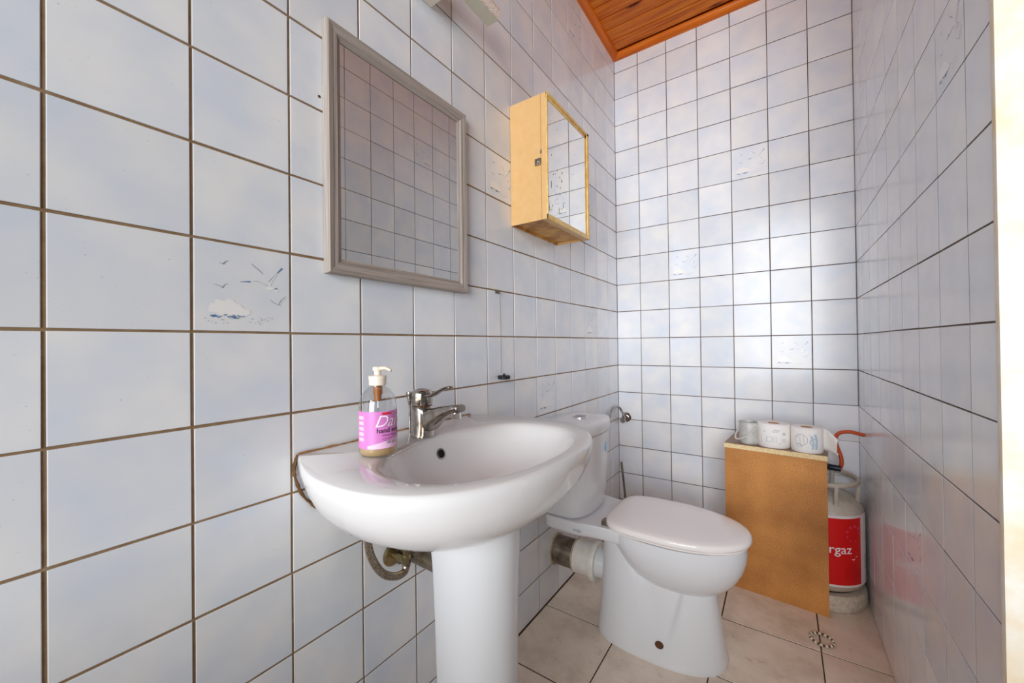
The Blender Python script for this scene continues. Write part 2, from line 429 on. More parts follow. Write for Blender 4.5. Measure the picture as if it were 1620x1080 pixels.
YE = -1.284                      # where the right wall ends at the doorway
wr = slab('wall_right', (W+0.0016, YE, 0), (W+0.13, 0.10, 2.66), 'grout_dark', 'shaded grey-blue tiled wall running up to the doorway', 'wall')
RR = Matrix(((0, 0, -1), (-1, 0, 0), (0, 1, 0)))
ur = [0.0] + [(0.916+i*0.993)*T for i in range(8)] + [-YE]
cr = lambda n: ucol(ur, (0.916+(7-n)*0.993)*T - 0.01)   # column on the far side of joint n
decR = {(cr(0), row_of(3)), (cr(2), row_of(-4)), (3, row_of(7))}
tile_wall(wr, RR, (W, 0, 0), ur, ROWS, 0.0032, decR)

# unseen half-height wall and header added behind the viewer to shade the lower room
g = G().box((-0.12, -2.74, 0), (2.6, -2.64, 0.65)).box((-0.12, -2.74, 2.40), (2.6, -2.64, 2.68))
tag(g.build('added_shade_wall', 'jamb', None, None), 'unseen white wall with a wide opening, added to shade the lower room', 'wall', None, 'structure')

# floor
fl = slab('floor', (-0.12, -3.3, -0.08), (2.6, 0.12, -0.0012), 'grout_floor', 'beige ceramic tiled floor with dark joints', 'floor')
uf = [0.002] + [0.281+0.2875*i for i in range(8)]; uf = [u for u in uf if u < 2.5]
vf = sorted([0.0-0.002, -0.27] + [-0.557-0.289*i for i in range(9)])
tile_wall(fl, Matrix.Identity(3), (0, 0, 0), uf, vf, 0.004, set(), 'floor', None, 0.0006)

# ceiling of pine boards
ZC = 2.622
ce = slab('ceiling', (-0.12, YN, ZC+0.014), (W+0.13, 0.12, ZC+0.06), 'pine', 'varnished orange pine board ceiling', 'ceiling')
def plank_mesh(L, w):
    g = G(); a = w/2; b = 0.0055
    prof = [(-a, 0.014), (-a, b), (-a+b*.8, 0), (a-b*.8, 0), (a, b), (a, 0.014)]
    g.loft([[(-L/2, y, z) for y, z in prof], [(L/2, y, z) for y, z in prof]])
    return mesh('plank', g.v, g.f, 'pine')
PLK = plank_mesh(W+0.004, 0.0802); y = -0.0435-0.0
y0 = -0.043
for i in range(31):
    link('plank', PLK, ce, (W/2, y0-0.0412-0.0822*i, ZC))
def moulding(name, p0, p1, nrm, label):
    """quarter-round strip under the ceiling; nrm points into the room"""
    p0 = Vector(p0); p1 = Vector(p1); n = Vector(nrm); g = G()
    prof = [(0.0, -0.026)] + [(0.006+0.026*math.sin(t)*1.0, -0.026+0.026*(1-math.cos(t))) for t in [PI/2*i/8 for i in range(9)]] + [(0.032, 0.003), (0, 0.003)]
    # mitred ends
    d = (p1-p0).normalized()
    r0 = [p0 + n*a + Vector((0, 0, b)) + d*a for a, b in prof]; r1 = [p1 + n*a + Vector((0, 0, b)) - d*a for a, b in prof]
    return g.loft([r0, r1])
for nm, p0, p1, n, lb in (('trim_1', (0.0, 0, ZC), (W, 0, ZC), (0, -1, 0), 'orange wooden moulding where ceiling meets the back wall'),
                          ('trim_2', (0, YN, ZC), (0, 0, ZC), (1, 0, 0), 'orange wooden moulding where ceiling meets the left wall'),
                          ('trim_3', (W, YE, ZC), (W, 0, ZC), (-1, 0, 0), 'orange wooden moulding where ceiling meets the right wall')):
    g = moulding(nm, p0, p1, n, lb)
    mid = (Vector(p0)+Vector(p1))/2
    d = (Vector(p1)-Vector(p0)).normalized(); rz = math.atan2(d.y, d.x)
    Rm = Matrix.Rotation(-rz, 3, 'Z')
    me = mesh(nm, [Rm @ (v-mid) for v in g.v], g.f, 'pine_trim', None, 40)
    tag(link(nm, me, None, mid, (0, 0, rz)), lb, 'trim', None, 'structure')
# small plugged screw hole in a left wall tile
hole = G().loft([[Vector((x, -1.7345+r*math.cos(2*PI*i/14), 1.508+r*math.sin(2*PI*i/14))) for i in range(14)] for x, r in ((-.001, .003), (.0006, .003), (.0008, .0015))]); hole.build('wall_plug', 'rust', wl)
# white painted door reveal closing the right wall
g = G().box((W-0.003, YE-0.016, 0), (W+0.17, YE-0.001, 2.62), 0, 0.004)
tag(g.build('trim_4', 'jamb', None, 40), 'bright white painted door jamb at the end of the right wall', 'trim', None, 'structure')

# ------------------------------------------------------------------ framed mirror
my0, my1, mz0, mz1 = -1.728, -1.305, 1.153, 1.668
mc = Vector((0.0, (my0+my1)/2, (mz0+mz1)/2))
mir = thing('framed_mirror', 'rectangular mirror in a grey wood-grain frame above the sink', 'mirror', (0.001, mc.y, mz0))
fwid = 0.032
def rail(L):
    # along local X, outer edge at y=0, inner at y=fwid, front at +z
    prof = [(0, 0), (0, 0.016), (0.003, 0.019), (0.012, 0.0175), (0.014, 0.0165), (0.022, 0.0165), (0.026, 0.013), (fwid, 0.011), (fwid, 0)]
    g = G(); g.loft([[(-L/2+y, y, z) for y, z in prof], [(L/2-y, y, z) for y, z in prof]])
    return mesh('frame_rail', g.v, g.f, 'frame')
Wm, Hm = my1-my0, mz1-mz0
def place_local(y, z, ang): return Matrix.Translation((0, y, z)) @ RL.to_4x4() @ Matrix.Rotation(ang, 4, 'Z')
rh, rv = rail(Wm), rail(Hm)
for me, y_, z_, a in ((rh, 0, 0, 0), (rv, Wm/2, Hm/2, PI/2), (rh, 0, Hm, PI), (rv, -Wm/2, Hm/2, -PI/2)):
    link('frame_rail', me, mir, mat=place_local(y_, z_, a))
G().box((0.002, mc.y-Wm/2+fwid-.002, mz0+fwid-.002), (0.0105, mc.y+Wm/2-fwid+.002, mz1-fwid+.002)).build('glass', 'mirror', mir, None)

# ------------------------------------------------------------------ wall lamp above the mirror
lamp = thing('wall_lamp', 'cream strip lamp on the wall above the grey mirror', 'lamp', (0.001, -1.515, 1.903))
G().box((0.001, -1.62, 1.905), (0.048, -1.425, 1.992), 0, 0.003).build('base', 'lamp_white', lamp)
G().box((0.047, -1.795, 1.957), (0.086, -1.236, 1.994), 0, 0.002).build('housing', 'lamp_diff', lamp)
g = G(); n = 8
prof = [(0.0865, 1.958)] + [(0.0865+0.011*math.sin(PI*i/n), 1.9755-0.0175*math.cos(PI*i/n)) for i in range(n+1)] + [(0.0865, 1.993)]
g.loft([[(a, -1.793, b) for a, b in prof], [(a, -1.238, b) for a, b in prof]]); g.build('diffuser', 'lamp_front', lamp, 50)

# ------------------------------------------------------------------ medicine cabinet
cy0, cy1, cz0, cz1, cdp = -1.054, -0.722, 1.411, 1.824, 0.145
cab = thing('medicine_cabinet', 'cream-yellow wall cabinet with a spotted mirror door', 'cabinet', (0.001, (cy0+cy1)/2, cz0))
g = G(); t = 0.004; db = 0.121
g.box((0.001, cy0, cz0), (db, cy0+t, cz1)); g.box((0.001, cy1-t, cz0), (db, cy1, cz1)); g.box((0.001, cy0+t, cz1-t), (db, cy1-t, cz1)); g.box((0.001, cy0+t, cz0+0.010), (0.005, cy1-t, cz1-t))
g.build('body', 'cabinet', cab, None)
G().box((0.005, cy0+t, cz0+0.008), (db, cy1-t, cz0+0.014)).box((0.001, cy0+t, cz0), (0.006, cy1-t, cz0+0.014)).box((db-.006, cy0+t, cz0), (db, cy1-t, cz0+0.008)).build('bottom_panel', 'cabinet_under', cab, None)
door = G().box((db+0.001, cy0, cz0), (cdp-0.004, cy1, cz1), 0, 0.0012).build('door', 'cabinet', cab, 30)
G().box((cdp-0.004, cy0+.010, cz0+.016), (cdp-0.0025, cy1-.030, cz1-.022)).build('mirror_pane', 'mirror_old', door, None, (0, 0, 0)).location = -Vector(cab.location)
def sub(o, parent):   # geometry authored in world space under a part of a thing
    o.location = -Vector(cab.location); return o
g = G(); fx0, fx1 = cdp-0.004, cdp+0.0005
for a, b in (((fx0, cy0, cz0), (fx1, cy0+.004, cz1)), ((fx0, cy1-.030, cz0), (fx1-.002, cy1-.016, cz1)), ((fx0, cy1-.016, cz0), (fx1+.002, cy1, cz1)), ((fx0, cy0, cz0), (fx1, cy1, cz0+.016)), ((fx0, cy0, cz1-.010), (fx1+.002, cy1, cz1)), ((fx0, cy0, cz1-.022), (fx1-.002, cy1, cz1-.010))):
    g.box(a, b, 0, 0.0008)
sub(g.build('mirror_frame', 'cabinet_gold', door, 30, (0, 0, 0)), door)
# flaked silvering on the mirror
rnd = random.Random(11); g = G()
for i in range(34):
    yy = cy0+.012+abs(rnd.gauss(0, .085)); zz = cz0+.03+abs(rnd.gauss(0, .14))
    if yy > cy1-.035 or zz > cz1-.03: continue
    s_ = rnd.choice((.001, .0013, .0016, .002, .0028)); v, f = blob(yy, zz, s_, s_*rnd.uniform(1, 2.4), 9, .45, rnd)
    g.add([(cdp-.0022, y_, z_) for y_, z_, _ in v], f)
for yy, zz, h in ((cy0+.016, cz0+.042, .016), (cy0+.03, cz0+.12, .014), (cy0+.085, cz0+.05, .012)):
    v, f = blob(yy, zz, .0022, h, 12, .5, rnd); g.add([(cdp-.0022, y_, z_) for y_, z_, _ in v], f)
M['flake'] = plain('dark_mirror_spots', (120, 112, 108), 0.6)
sub(g.build('silvering_spots', 'flake', door, None, (0, 0, 0)), door)['kind'] = 'stuff'
G().box((0.100, cy0-.0055, 1.591), (0.121, cy0+.001, 1.612), 0, 0.001).build('lock', 'steel_old', cab)
G().lathe([(0.004, 0), (0.004, .0035), (0.0028, .004)], (0, 0, 0), 14).build('keyhole', 'chrome', None, 35)
kh = bpy.data.objects['keyhole']; kh.parent = cab; kh.rotation_euler = (PI/2, 0, 0); kh.location = Vector((0.1115, cy0-.004, 1.602))-Vector(cab.location)
G().box((db-.002, cy0-.0012, 1.628), (db+.003, cy0+.001, 1.640)).build('hinge', 'steel_old', cab, None)

# ------------------------------------------------------------------ pedestal sink
SY = -1.535
OUT = [(0, .249), (.05, .271), (.1, .290), (.15, .304), (.2, .309), (.25, .308), (.3, .297), (.34, .277), (.375, .247), (.40, .213), (.42, .172), (.433, .13), (.442, .08), (.446, .03), (.447, 0)]
def half_outline(k=4):
    p = smoothpath([(a, b, 0) for a, b in OUT], k); return [(v.x, v.y) for v in p]
def sink_outline(n=96):
    h = half_outline(); pts = h + [(a, -b) for a, b in h[::-1][1:]]      # from +half at wall round the front to -half at wall
    # resample by arc length incl. straight back
    pts = [Vector((a, b, 0)) for a, b in pts]; m = 20
    back = [pts[-1].lerp(pts[0], (i+1)/m) for i in range(m-1)]
    allp = pts+back+[pts[0]]
    L = [0]
    for a, b in zip(allp, allp[1:]): L.append(L[-1]+(b-a).length)
    res = []; j = 0
    for i in range(n):
        s_ = L[-1]*i/n
        while L[j+1] < s_: j += 1
        res.append(allp[j].lerp(allp[j+1], (s_-L[j])/(L[j+1]-L[j])))
    return res
SO = sink_outline(120)
def polar(p, c=Vector((.25, 0, 0))): return math.atan2(p.y-c.y, p.x-c.x)
def basin_pt(a, k):
    # D-shaped bowl edge around (.275, 0)
    ca, sa = math.cos(a), math.sin(a); ax = .142 if ca > 0 else .150; n = 2.2 if ca > 0 else 2.5
    r = 1/((abs(ca)/ax)**n + (abs(sa)/.232)**n)**(1/n)
    return Vector((.272+ca*r*k, sa*r*k, 0))
sink = thing('pedestal_sink', 'white ceramic pedestal washbasin fixed to the left wall', 'sink', (0.25, SY, 0))
g = G(); rings = []
O = lambda p, z: Vector((p.x, SY+p.y, z))
for z, sd, sw in ((.640, .58, .33), (.646, .66, .43), (.660, .765, .59), (.680, .855, .735), (.704, .92, .85), (.730, .963, .925), (.755, .987, .97), (.776, .998, .994), (.785, 1, 1), (.793, .998, .998), (.798, .992, .993), (.8005, .982, .985)):
    rings.append([O(Vector((p.x*sd, p.y*sw, 0)), z) for p in SO])
for k, z in ((1.06, .8005), (1.03, .7995), (1.0, .797), (.975, .791), (.95, .781), (.91, .764), (.85, .744), (.74, .718), (.58, .698), (.38, .686), (.18, .680), (.06, .678)):
    rings.append([O(basin_pt(polar(p), k), z) if k <= 1.0 else O(basin_pt(polar(p), k), z) for p in SO])
g.loft(rings, True, True, True); basin = g.build('basin', 'ceramic_sink', sink, 60)
# pedestal column
g = G(); rings = []
for z, r, xb in ((0, .090, .175), (.012, .089, .175), (.03, .081, .180), (.12, .076, .184), (.3, .077, .184), (.45, .080, .182), (.55, .083, .180), (.63, .087, .176), (.67, .089, .174)):
    ring = []
    for i in range(25):
        a = -PI/2 + PI*i/24; ring.append(Vector((.238+r*1.02*math.cos(a), SY+r*math.sin(a), z)))
    ring += [Vector((xb+.01, SY+r*.97, z)), Vector((xb, SY+r*.9, z)), Vector((xb, SY-r*.9, z)), Vector((xb+.01, SY-r*.97, z))]
    rings.append(ring)
g.loft(rings); g.build('pedestal', 'ceramic', sink, 50)
# overflow
g = G(); c0 = Vector((.1356, SY-.004, .764)); nx = Vector((.93, 0, .36)); up = Vector((-.36, 0, .93)); rg = Vector((0, 1, 0))
rg_ring = lambda r, d: [c0 + nx*d + up*(r*math.sin(2*PI*i/24)) + rg*(r*math.cos(2*PI*i/24)) for i in range(24)]
g.loft([rg_ring(.0125, -.004), rg_ring(.0125, .0015), rg_ring(.0095, .002), rg_ring(.0090, -.003)], True, False, False)
G_ = G().loft([rg_ring(.0092, -.004), rg_ring(.0092, .0004)]); G_.build('overflow_hole', 'hole', sink)
g.build('overflow_ring', 'chrome', sink)
g = G().lathe([(.028, .679), (.028, .6815), (.02, .682), (.018, .680)], (.272, SY, 0), 24); g.build('drain_ring', 'chrome', sink)
# sealant along the wall
edge = [p for p in (Vector((0.004, SY-.249+.498*i/30, .8005)) for i in range(31))]
g = G().tube([Vector((p.x, p.y, p.z+random.uniform(-.0008, .0008))) for p in edge], [random.uniform(.0022, .0036) for _ in edge], 6); g.build('sealant', 'caulk', sink)
pth = smoothpath([(0.003, SY-.249, .800), (0.003, SY-.256, .775), (0.003, SY-.250, .745), (0.003, SY-.236, .715), (0.003, SY-.212, .690)], 8)
g = G().tube(pth, [random.uniform(.002, .0036) for _ in pth], 6).tube(smoothpath([(0.004, SY-.222, .700), (0.004, SY-.212, .690), (.004, SY-.202, .686)], 4), .0052, 6); g.build('sealant', 'caulk_dark', sink)

# ------------------------------------------------------------------ faucet
FX, FY, FZ = .086, SY-.012, .8008
fa = thing('faucet', 'worn chrome single-lever mixer tap on the washbasin', 'faucet', (FX, FY, FZ))
g = G()
def rr(c, a, b, z, n=28, e=2.4):
    out = []
    for i in range(n):
        t_ = 2*PI*i/n; ct, st_ = math.cos(t_), math.sin(t_)
        out.append(Vector((c[0]+a*math.copysign(abs(ct)**(2/e), ct), c[1]+b*math.copysign(abs(st_)**(2/e), st_), z)))
    return out
rings = [rr((FX+.002, FY), .0285, .0265, FZ), rr((FX+.002, FY), .0285, .0265, FZ+.003), rr((FX+.003, FY), .0275, .0250, FZ+.006), rr((FX+.004, FY), .0270, .0240, FZ+.03), rr((FX+.003, FY), .0260, .0238, FZ+.055), rr((FX, FY), .0235, .0230, FZ+.066), rr((FX, FY), .0215, .0215, FZ+.068)]
g.loft(rings); g.build('body', 'chrome', fa)
# spout
def sec(p, d, w, h, n=20):
    d = Vector(d).normalized(); s_ = Vector((0, 1, 0)); u = d.cross(s_)*-1
    if u.z < 0: u = -u
    out = []
    for i in range(n):
        t_ = 2*PI*i/n; ct, st_ = math.cos(t_), math.sin(t_); e = 3
        out.append(Vector(p)+s_*(w*math.copysign(abs(ct)**(2/e), ct))+u*(h*math.copysign(abs(st_)**(2/e), st_)))
    return out
g = G().loft([sec((FX, FY, FZ+.030), (1, 0, .5), .020, .026), sec((FX+.026, FY, FZ+.038), (1, 0, .55), .0215, .025), sec((FX+.047, FY, FZ+.049), (1, 0, .45), .020, .0185), sec((FX+.07, FY, FZ+.059), (1, 0, .32), .0175, .0135), sec((FX+.095, FY, FZ+.067), (1, 0, .2), .0155, .0095), sec((FX+.113, FY, FZ+.070), (1, 0, .1), .0152, .0092), sec((FX+.118, FY, FZ+.0702), (1, 0, .1), .0135, .0075)])
sp = g.build('spout', 'chrome', fa, 50)
G().lathe([(.0105, -.014), (.0115, -.012), (.0115, .0)], (FX+.103, FY, FZ+.062), 20).build('aerator', 'chrome_clean', fa)
g = G().lathe([(.0215, .068), (.0232, .070), (.0238, .078), (.0235, .092), (.0222, .099), (.019, .103), (.012, .1045), (.011, .1035), (.003, .1035)], (FX, FY, FZ), 32); g.build('handle_cap', 'chrome', fa)
G().lathe([(.0226, .0668), (.0226, .0715)], (FX, FY, FZ), 32).build('rust_ring', 'rust', fa)
lp = smoothpath([(FX+.012, FY, FZ+.092), (FX+.034, FY, FZ+.093), (FX+.055, FY, FZ+.103), (FX+.078, FY, FZ+.112), (FX+.094, FY, FZ+.113)], 5)
nl = len(lp); g = G().tube(lp, [.0135*(1-.42*i/(nl-1)) if i < nl-2 else .0135*(.58-.2*(i-nl+3)) for i in range(nl)], 16, 0, .34); g.build('lever', 'chrome', fa, 50)
g = G().tube([(FX-.036, FY-.004, FZ), (FX-.037, FY-.004, FZ+.07)], .0028, 8).lathe([(.003, .066), (.005, .076), (.0085, .092), (.008, .096), (.003, .097)], (FX-.037, FY-.004, FZ), 14); g.build('pop_up_rod', 'chrome', fa)
G().lathe([(.0045, 0), (.0045, .0024), (.003, .003)], (0, 0, 0), 12).build('screw', 'brass', None)
o = bpy.data.objects['screw']; o.parent = fa; o.rotation_euler = (0, PI/2, math.radians(-50)); o.location = (.0148, -.0182, .084)

# ------------------------------------------------------------------ soap bottle
BX, BY, BZ = .128, -1.697, .8012; BR = .0345
so = thing('soap_bottle', 'clear hand soap pump bottle with a pink label on the washbasin', 'bottle', (BX, BY, BZ))
prof = [(.030, 0), (.0335, .004), (BR, .012), (BR, .088), (.0335, .098), (.030, .110), (.024, .119), (.0165, .125), (.0135, .127), (.0135, .131)]
G().lathe(prof, (BX, BY, BZ), 40, 0, True, False).build('bottle', 'clear', so, 50)
G().lathe([(.029, .0015), (.0325, .0045), (BR-.001, .012), (BR-.001, .046)], (BX, BY, BZ), 40).build('liquid', 'soap', so, 50)
G().lathe([(.0145, .129), (.0158, .130), (.0158, .140), (.0165, .1405), (.0165, .147), (.010, .148), (.006, .149), (.006, .157)], (BX, BY, BZ), 28).build('pump_collar', 'pump', so, 40)
view = math.atan2(CAM.y-BY, CAM.x-BX)             # angle from the bottle towards the room's open end
nz = view + math.radians(52)
g = G().lathe([(.0075, .156), (.009, .158), (.009, .163), (.006, .165)], (BX, BY, BZ), 20)
dv = Vector((math.cos(nz), math.sin(nz), 0))
g.tube([Vector((BX, BY, BZ+.1605)), Vector((BX, BY, BZ+.162))+dv*.018, Vector((BX, BY, BZ+.159))+dv*.027, Vector((BX, BY, BZ+.156))+dv*.030], [.0062, .0048, .004, .0034], 10, 0, .7); g.build('pump_head', 'pump', so, 40)
g = G().tube([(BX, BY, BZ+.128), (BX, BY, BZ+.100)], .0068, 14).lathe([(.0085, .112), (.0085, .126)], (BX, BY, BZ), 16); g.build('pump_cylinder', 'brown_tube', so)
G().tube([(BX, BY, BZ+.100), (BX+.002, BY-.001, BZ+.03), (BX+.006, BY-.004, BZ+.006)], .0022, 8).build('dip_tube', 'clear', so)
# label: arc around the bottle, lettering wrapped on it
def wrap(u, v, rad, ang0, c): a = ang0 + u/BR; return Vector((c[0]+rad*math.cos(a), c[1]+rad*math.sin(a), c[2]+v))
front = view + math.radians(15)                    # the middle of the label
def lab(u0, u1, fz0, fz1, mat, rad, nm, par, n=28):
    g = G(); vs = []; fs = []
    for i in range(n+1):
        u = u0+(u1-u0)*i/n; vs += [wrap(u, fz0(u), rad, front, (BX, BY, BZ)), wrap(u, fz1(u), rad, front, (BX, BY, BZ))]
        if i: fs.append([2*i-2, 2*i, 2*i+1, 2*i-1])
    g.add(vs, fs); return g.build(nm, mat, par, 60)
lb = lab(-.058, .050, lambda u: .016, lambda u: .084, 'pink', BR+.0004, 'label', so)
def onlabel(o): o.location = (0, 0, 0); return o
def lab2(nm, mat, rad, pieces):
    g = G()
    for vs_, fs_, u0, v0 in pieces: g.add([wrap(p[0]+u0, p[1]+v0, rad, front, (BX, BY, BZ)) for p in vs_], fs_)
    me = mesh(nm, [v-Vector(so.location) for v in g.v], g.f, mat); return link(nm, me, lb)
def strip(u0, u1, v0, v1, n=10):
    vs = []; fs = []
    for i in range(n+1):
        u = u0+(u1-u0)*i/n; vs += [(u, v0 if not callable(v0) else v0(u), 0), (u, v1 if not callable(v1) else v1(u), 0)]
        if i: fs.append([2*i-2, 2*i, 2*i+1, 2*i-1])
    return vs, fs
lab2('label_band', 'pink_pale', BR+.0007, [strip(-.0285, .050, .0165, lambda u: .022+.45*max(0, (u+.0285)*.5), 24)+(0, 0)])
lab2('side_text', 'pink_pale', BR+.0007, [strip(-.050, -.036, .030+.0098*i, .0365+.0098*i)+(0, 0) for i in range(5)] + [strip(-.034, -.0335, .03, .08, 2)+(0, 0)])
tx = lambda s_, sz, u, v, sh=0, bo=0: text_mesh(s_, sz, sh, bo)+(u, v)
lab2('brand_lettering', 'ink_white', BR+.0009, [tx('Daily', .030, -.016, .056, .4, -.0002)])
lab2('lettering', 'ink_black', BR+.0009, [tx('hand soap', .0125, -.012, .045, 0, .0001), tx('500 ml e', .0058, .006, .0245)])
lab2('small_lettering', 'ink_purple', BR+.0009, [tx('beauty, magnolia', .0050, -.002, .039), tx('gently cleanses and cares', .0034, -.002, .033), tx('for delicate hands', .0034, .002, .0292)])
lab2('red_flash', 'ink_red', BR+.0009, [strip(-.002, .016, .0775, .0815)+(0, 0)])

# ------------------------------------------------------------------ sink plug on its chain
pl = thing('sink_plug', 'black rubber sink plug hanging on a bead chain from a hook', 'plug', (.010, -1.134, .895))
g = G().tube([(0.0005, -1.141, 1.176), (.012, -1.141, 1.176), (.013, -1.141, 1.168)], .0022, 8).box((0, -1.150, 1.170), (.003, -1.128, 1.181), 0, .001); g.build('hook', 'steel_old', pl)
g = G()
for i in range(56):
    f_ = i/55; c = Vector((.012+.002*math.sin(f_*PI), -1.141+.004*f_*f_, 1.168-.255*f_))
    bm = bmesh.new(); bmesh.ops.create_icosphere(bm, subdivisions=1, radius=.0017)
    bm.verts.index_update(); g.add([v.co+c for v in bm.verts], [[v.index for v in f.verts] for f in bm.faces]); bm.free()
o = g.build('bead_chain', 'steel_old', pl, 60); o['kind'] = 'stuff'
G().lathe([(.0025, .018), (.004, .014), (.0065, .012), (.019, .0115), (.021, .009), (.0195, 0), (.002, 0)], (.0225, -1.137, .893), 28).build('plug', 'black', pl)

# ------------------------------------------------------------------ pipes under the sink
dp = thing('drain_pipe', 'stained steel drain pipe between wall and washbasin pedestal', 'pipe', (.02, -1.535, .505))
G().tube([(0.003, -1.532, .512), (.10, -1.53, .508), (.19, -1.53, .505)], .0175, 20).build('pipe', 'steel_old', dp)
def disc_x(c, r, t_, n=24):
    c = Vector(c); R_ = lambda rr_, x: [c+Vector((x, rr_*math.cos(2*PI*i/n), rr_*math.sin(2*PI*i/n))) for i in range(n)]
    return G().loft([R_(r, 0), R_(r, t_*.5), R_(r*.85, t_)])
disc_x((.0, -1.532, .512), .032, .008).build('wall_flange', 'steel_old', dp)
av = thing('angle_valve', 'tarnished brass angle valve under the washbasin', 'valve', (.03, -1.565, .515))
disc_x((.0, -1.566, .515), .026, .007).build('rosette', 'brass', av)
G().tube([(0.004, -1.566, .515), (.05, -1.566, .515)], .0075, 14).build('stem', 'brass', av)
G().lathe([(.009, -.016), (.0098, -.012), (.0098, .006), (.008, .008), (.008, .016), (.0105, .018), (.0105, .030), (.007, .032)], (.05, -1.566, .520), 8).build('nut', 'brass', av, 20)
hp = smoothpath([(.05, -1.566, .530), (.052, -1.568, .500), (.056, -1.585, .484), (.058, -1.615, .490), (.06, -1.648, .520), (.06, -1.668, .560), (.06, -1.678, .610), (.062, -1.680, .655)], 6)
hp = smoothpath([(.05, -1.566, .506), (.053, -1.575, .494), (.056, -1.600, .498), (.058, -1.632, .518), (.06, -1.657, .552), (.06, -1.672, .595), (.062, -1.676, .66)], 6)
ho = thing('supply_hose', 'braided steel supply hose looping under the washbasin', 'hose', tuple(hp[0]))
G().tube(hp, .0082, 14).build('braid', 'braid', ho, 60)
G().tube([hp[0]+Vector((0, .001, .012)), hp[0], hp[2]], .0095, 12).build('ferrule', 'chrome', ho)

# ------------------------------------------------------------------ toilet
TY = -.777
toi = thing('toilet', 'white close-coupled toilet with closed lid facing away from left wall', 'toilet', (.4, TY, 0))
def egg(xb, xf, hw, z, n=72, eb=2.6, ef=2.05, xm=None, cy=TY):
    xm = xm if xm is not None else xb+(xf-xb)*.45; out = []
    for i in range(n):
        t_ = 2*PI*i/n; c_, s_ = math.cos(t_), math.sin(t_); e = ef if c_ > 0 else eb; ax = (xf-xm) if c_ > 0 else (xm-xb)
        out.append(Vector((xm+ax*math.copysign(abs(c_)**(2/e), c_), cy+hw*math.copysign(abs(s_)**(2/e), s_), z)))
    return out
g = G()
# bowl
g.loft([egg(.25, .668, .156, .383), egg(.25, .670, .158, .36), egg(.262, .668, .156, .335), egg(.282, .660, .149, .305), egg(.302, .645, .137, .275), egg(.325, .624, .118, .248), egg(.355, .598, .094, .226), egg(.39, .565, .062, .211), egg(.43, .52, .03, .205)])
# pedestal with the pressed-in side panels
prof = [(0, .205, .612, .128), (.008, .204, .613, .129), (.03, .206, .609, .124), (.06, .209, .604, .117), (.09, .211, .600, .110), (.13, .214, .595, .103), (.17, .216, .590, .098), (.21, .218, .584, .094), (.25, .220, .565, .091), (.30, .222, .53, .088), (.345, .224, .50, .086)]
rings = []; NP = 150; NZ = 46
def lerp_prof(z):
    for a, b in zip(prof, prof[1:]):
        if a[0] <= z <= b[0]:
            t_ = (z-a[0])/(b[0]-a[0]); return [a[k]+(b[k]-a[k])*t_ for k in (1, 2, 3)]
    return prof[-1][1:]
sst = lambda a, b, x: (lambda t_: t_*t_*(3-2*t_))(min(1, max(0, (x-a)/(b-a))))
for q in range(NZ+1):
    z = .345*q/NZ; xb, xf, hw = lerp_prof(z); ring = egg(xb, xf, hw, z, NP, 3.2, 2.3, xb+(xf-xb)*.5)
    for v in ring:
        zl = .042 + .12*abs(v.x-.435)                      # lower edge of the panel
        xl = .405-.21*max(0, z-.05)-.25*max(0, z-.2); xr = .452+.24*max(0, z-.05)
        ins = sst(xl-.008, xl+.006, v.x)*(1-sst(xr-.006, xr+.012, v.x))*sst(zl-.012, zl+.030, z)*sst(.035, .15, z)
        v.y -= math.copysign(.015*ins, v.y-TY)
    rings.append(ring)
g.loft(rings)
# rim slab and tank shelf
SH = [(.035, .120), (.05, .142), (.10, .149), (.165, .150), (.215, .138), (.265, .134), (.32, .134), (.38, .137), (.45, .137), (.52, .130), (.575, .116), (.61, .092), (.635, .062), (.648, .03), (.652, .008)]
hs = [(v.x, v.y) for v in smoothpath([(a, b, 0) for a, b in SH], 4)]
loop = [Vector((a, b, 0)) for a, b in hs] + [Vector((a, -b, 0)) for a, b in hs[::-1]]
def slab_ring(sc, z, dx=0): return [Vector((.36+(p.x-.36)*(1-dx), TY+p.y*sc, z)) for p in loop]
g.loft([slab_ring(.90, .338, .03), slab_ring(.97, .343, .008), slab_ring(.995, .352, .002), slab_ring(1, .372), slab_ring(.995, .381, .001), slab_ring(.975, .3855, .006)])
g.build('bowl', 'ceramic', toi, 50)
# seat and lid
def lid_ring(sc, z): return egg(.44-(.44-.254)*sc, .44+(.682-.44)*sc, .1625*sc, z, 80, 4.2, 2.1, .44)
g = G().loft([lid_ring(.965, .3865), lid_ring(.975, .388), lid_ring(.975, .392), lid_ring(.95, .393)]); g.build('seat', 'seat', toi, 50)
g = G().loft([lid_ring(.975, .3945), lid_ring(.995, .3955), lid_ring(1.0, .399), lid_ring(.998, .406), lid_ring(.985, .4115), lid_ring(.955, .4145), lid_ring(.85, .417), lid_ring(.6, .419), lid_ring(.3, .420), lid_ring(.05, .420)]); g.build('lid', 'seat', toi, 60)
for s_ in (-1, 1):
    G().box((.246, TY+s_*.098-.016, .3855), (.268, TY+s_*.098+.016, .400), 0, .004).build('hinge', 'steel_old', toi)
# tank
def tank_ring(a, b, z, n=72, xc=.098, bul=.022, e=5):
    out = []
    for i in range(n):
        t_ = 2*PI*i/n; c_, s_ = math.cos(t_), math.sin(t_)
        x = a*math.copysign(abs(c_)**(2/e), c_); y_ = b*math.copysign(abs(s_)**(2/e), s_)
        if x > 0: x += bul*(1-(y_/b)**2)*(x/a)
        out.append(Vector((xc+x-(.098-a)*.0+max(0, 0), TY+y_, z)))
    return out
TK = [(.3862, .070, .128), (.389, .077, .137), (.395, .080, .142), (.45, .082, .146), (.55, .084, .150), (.64, .086, .154), (.668, .087, .155)]
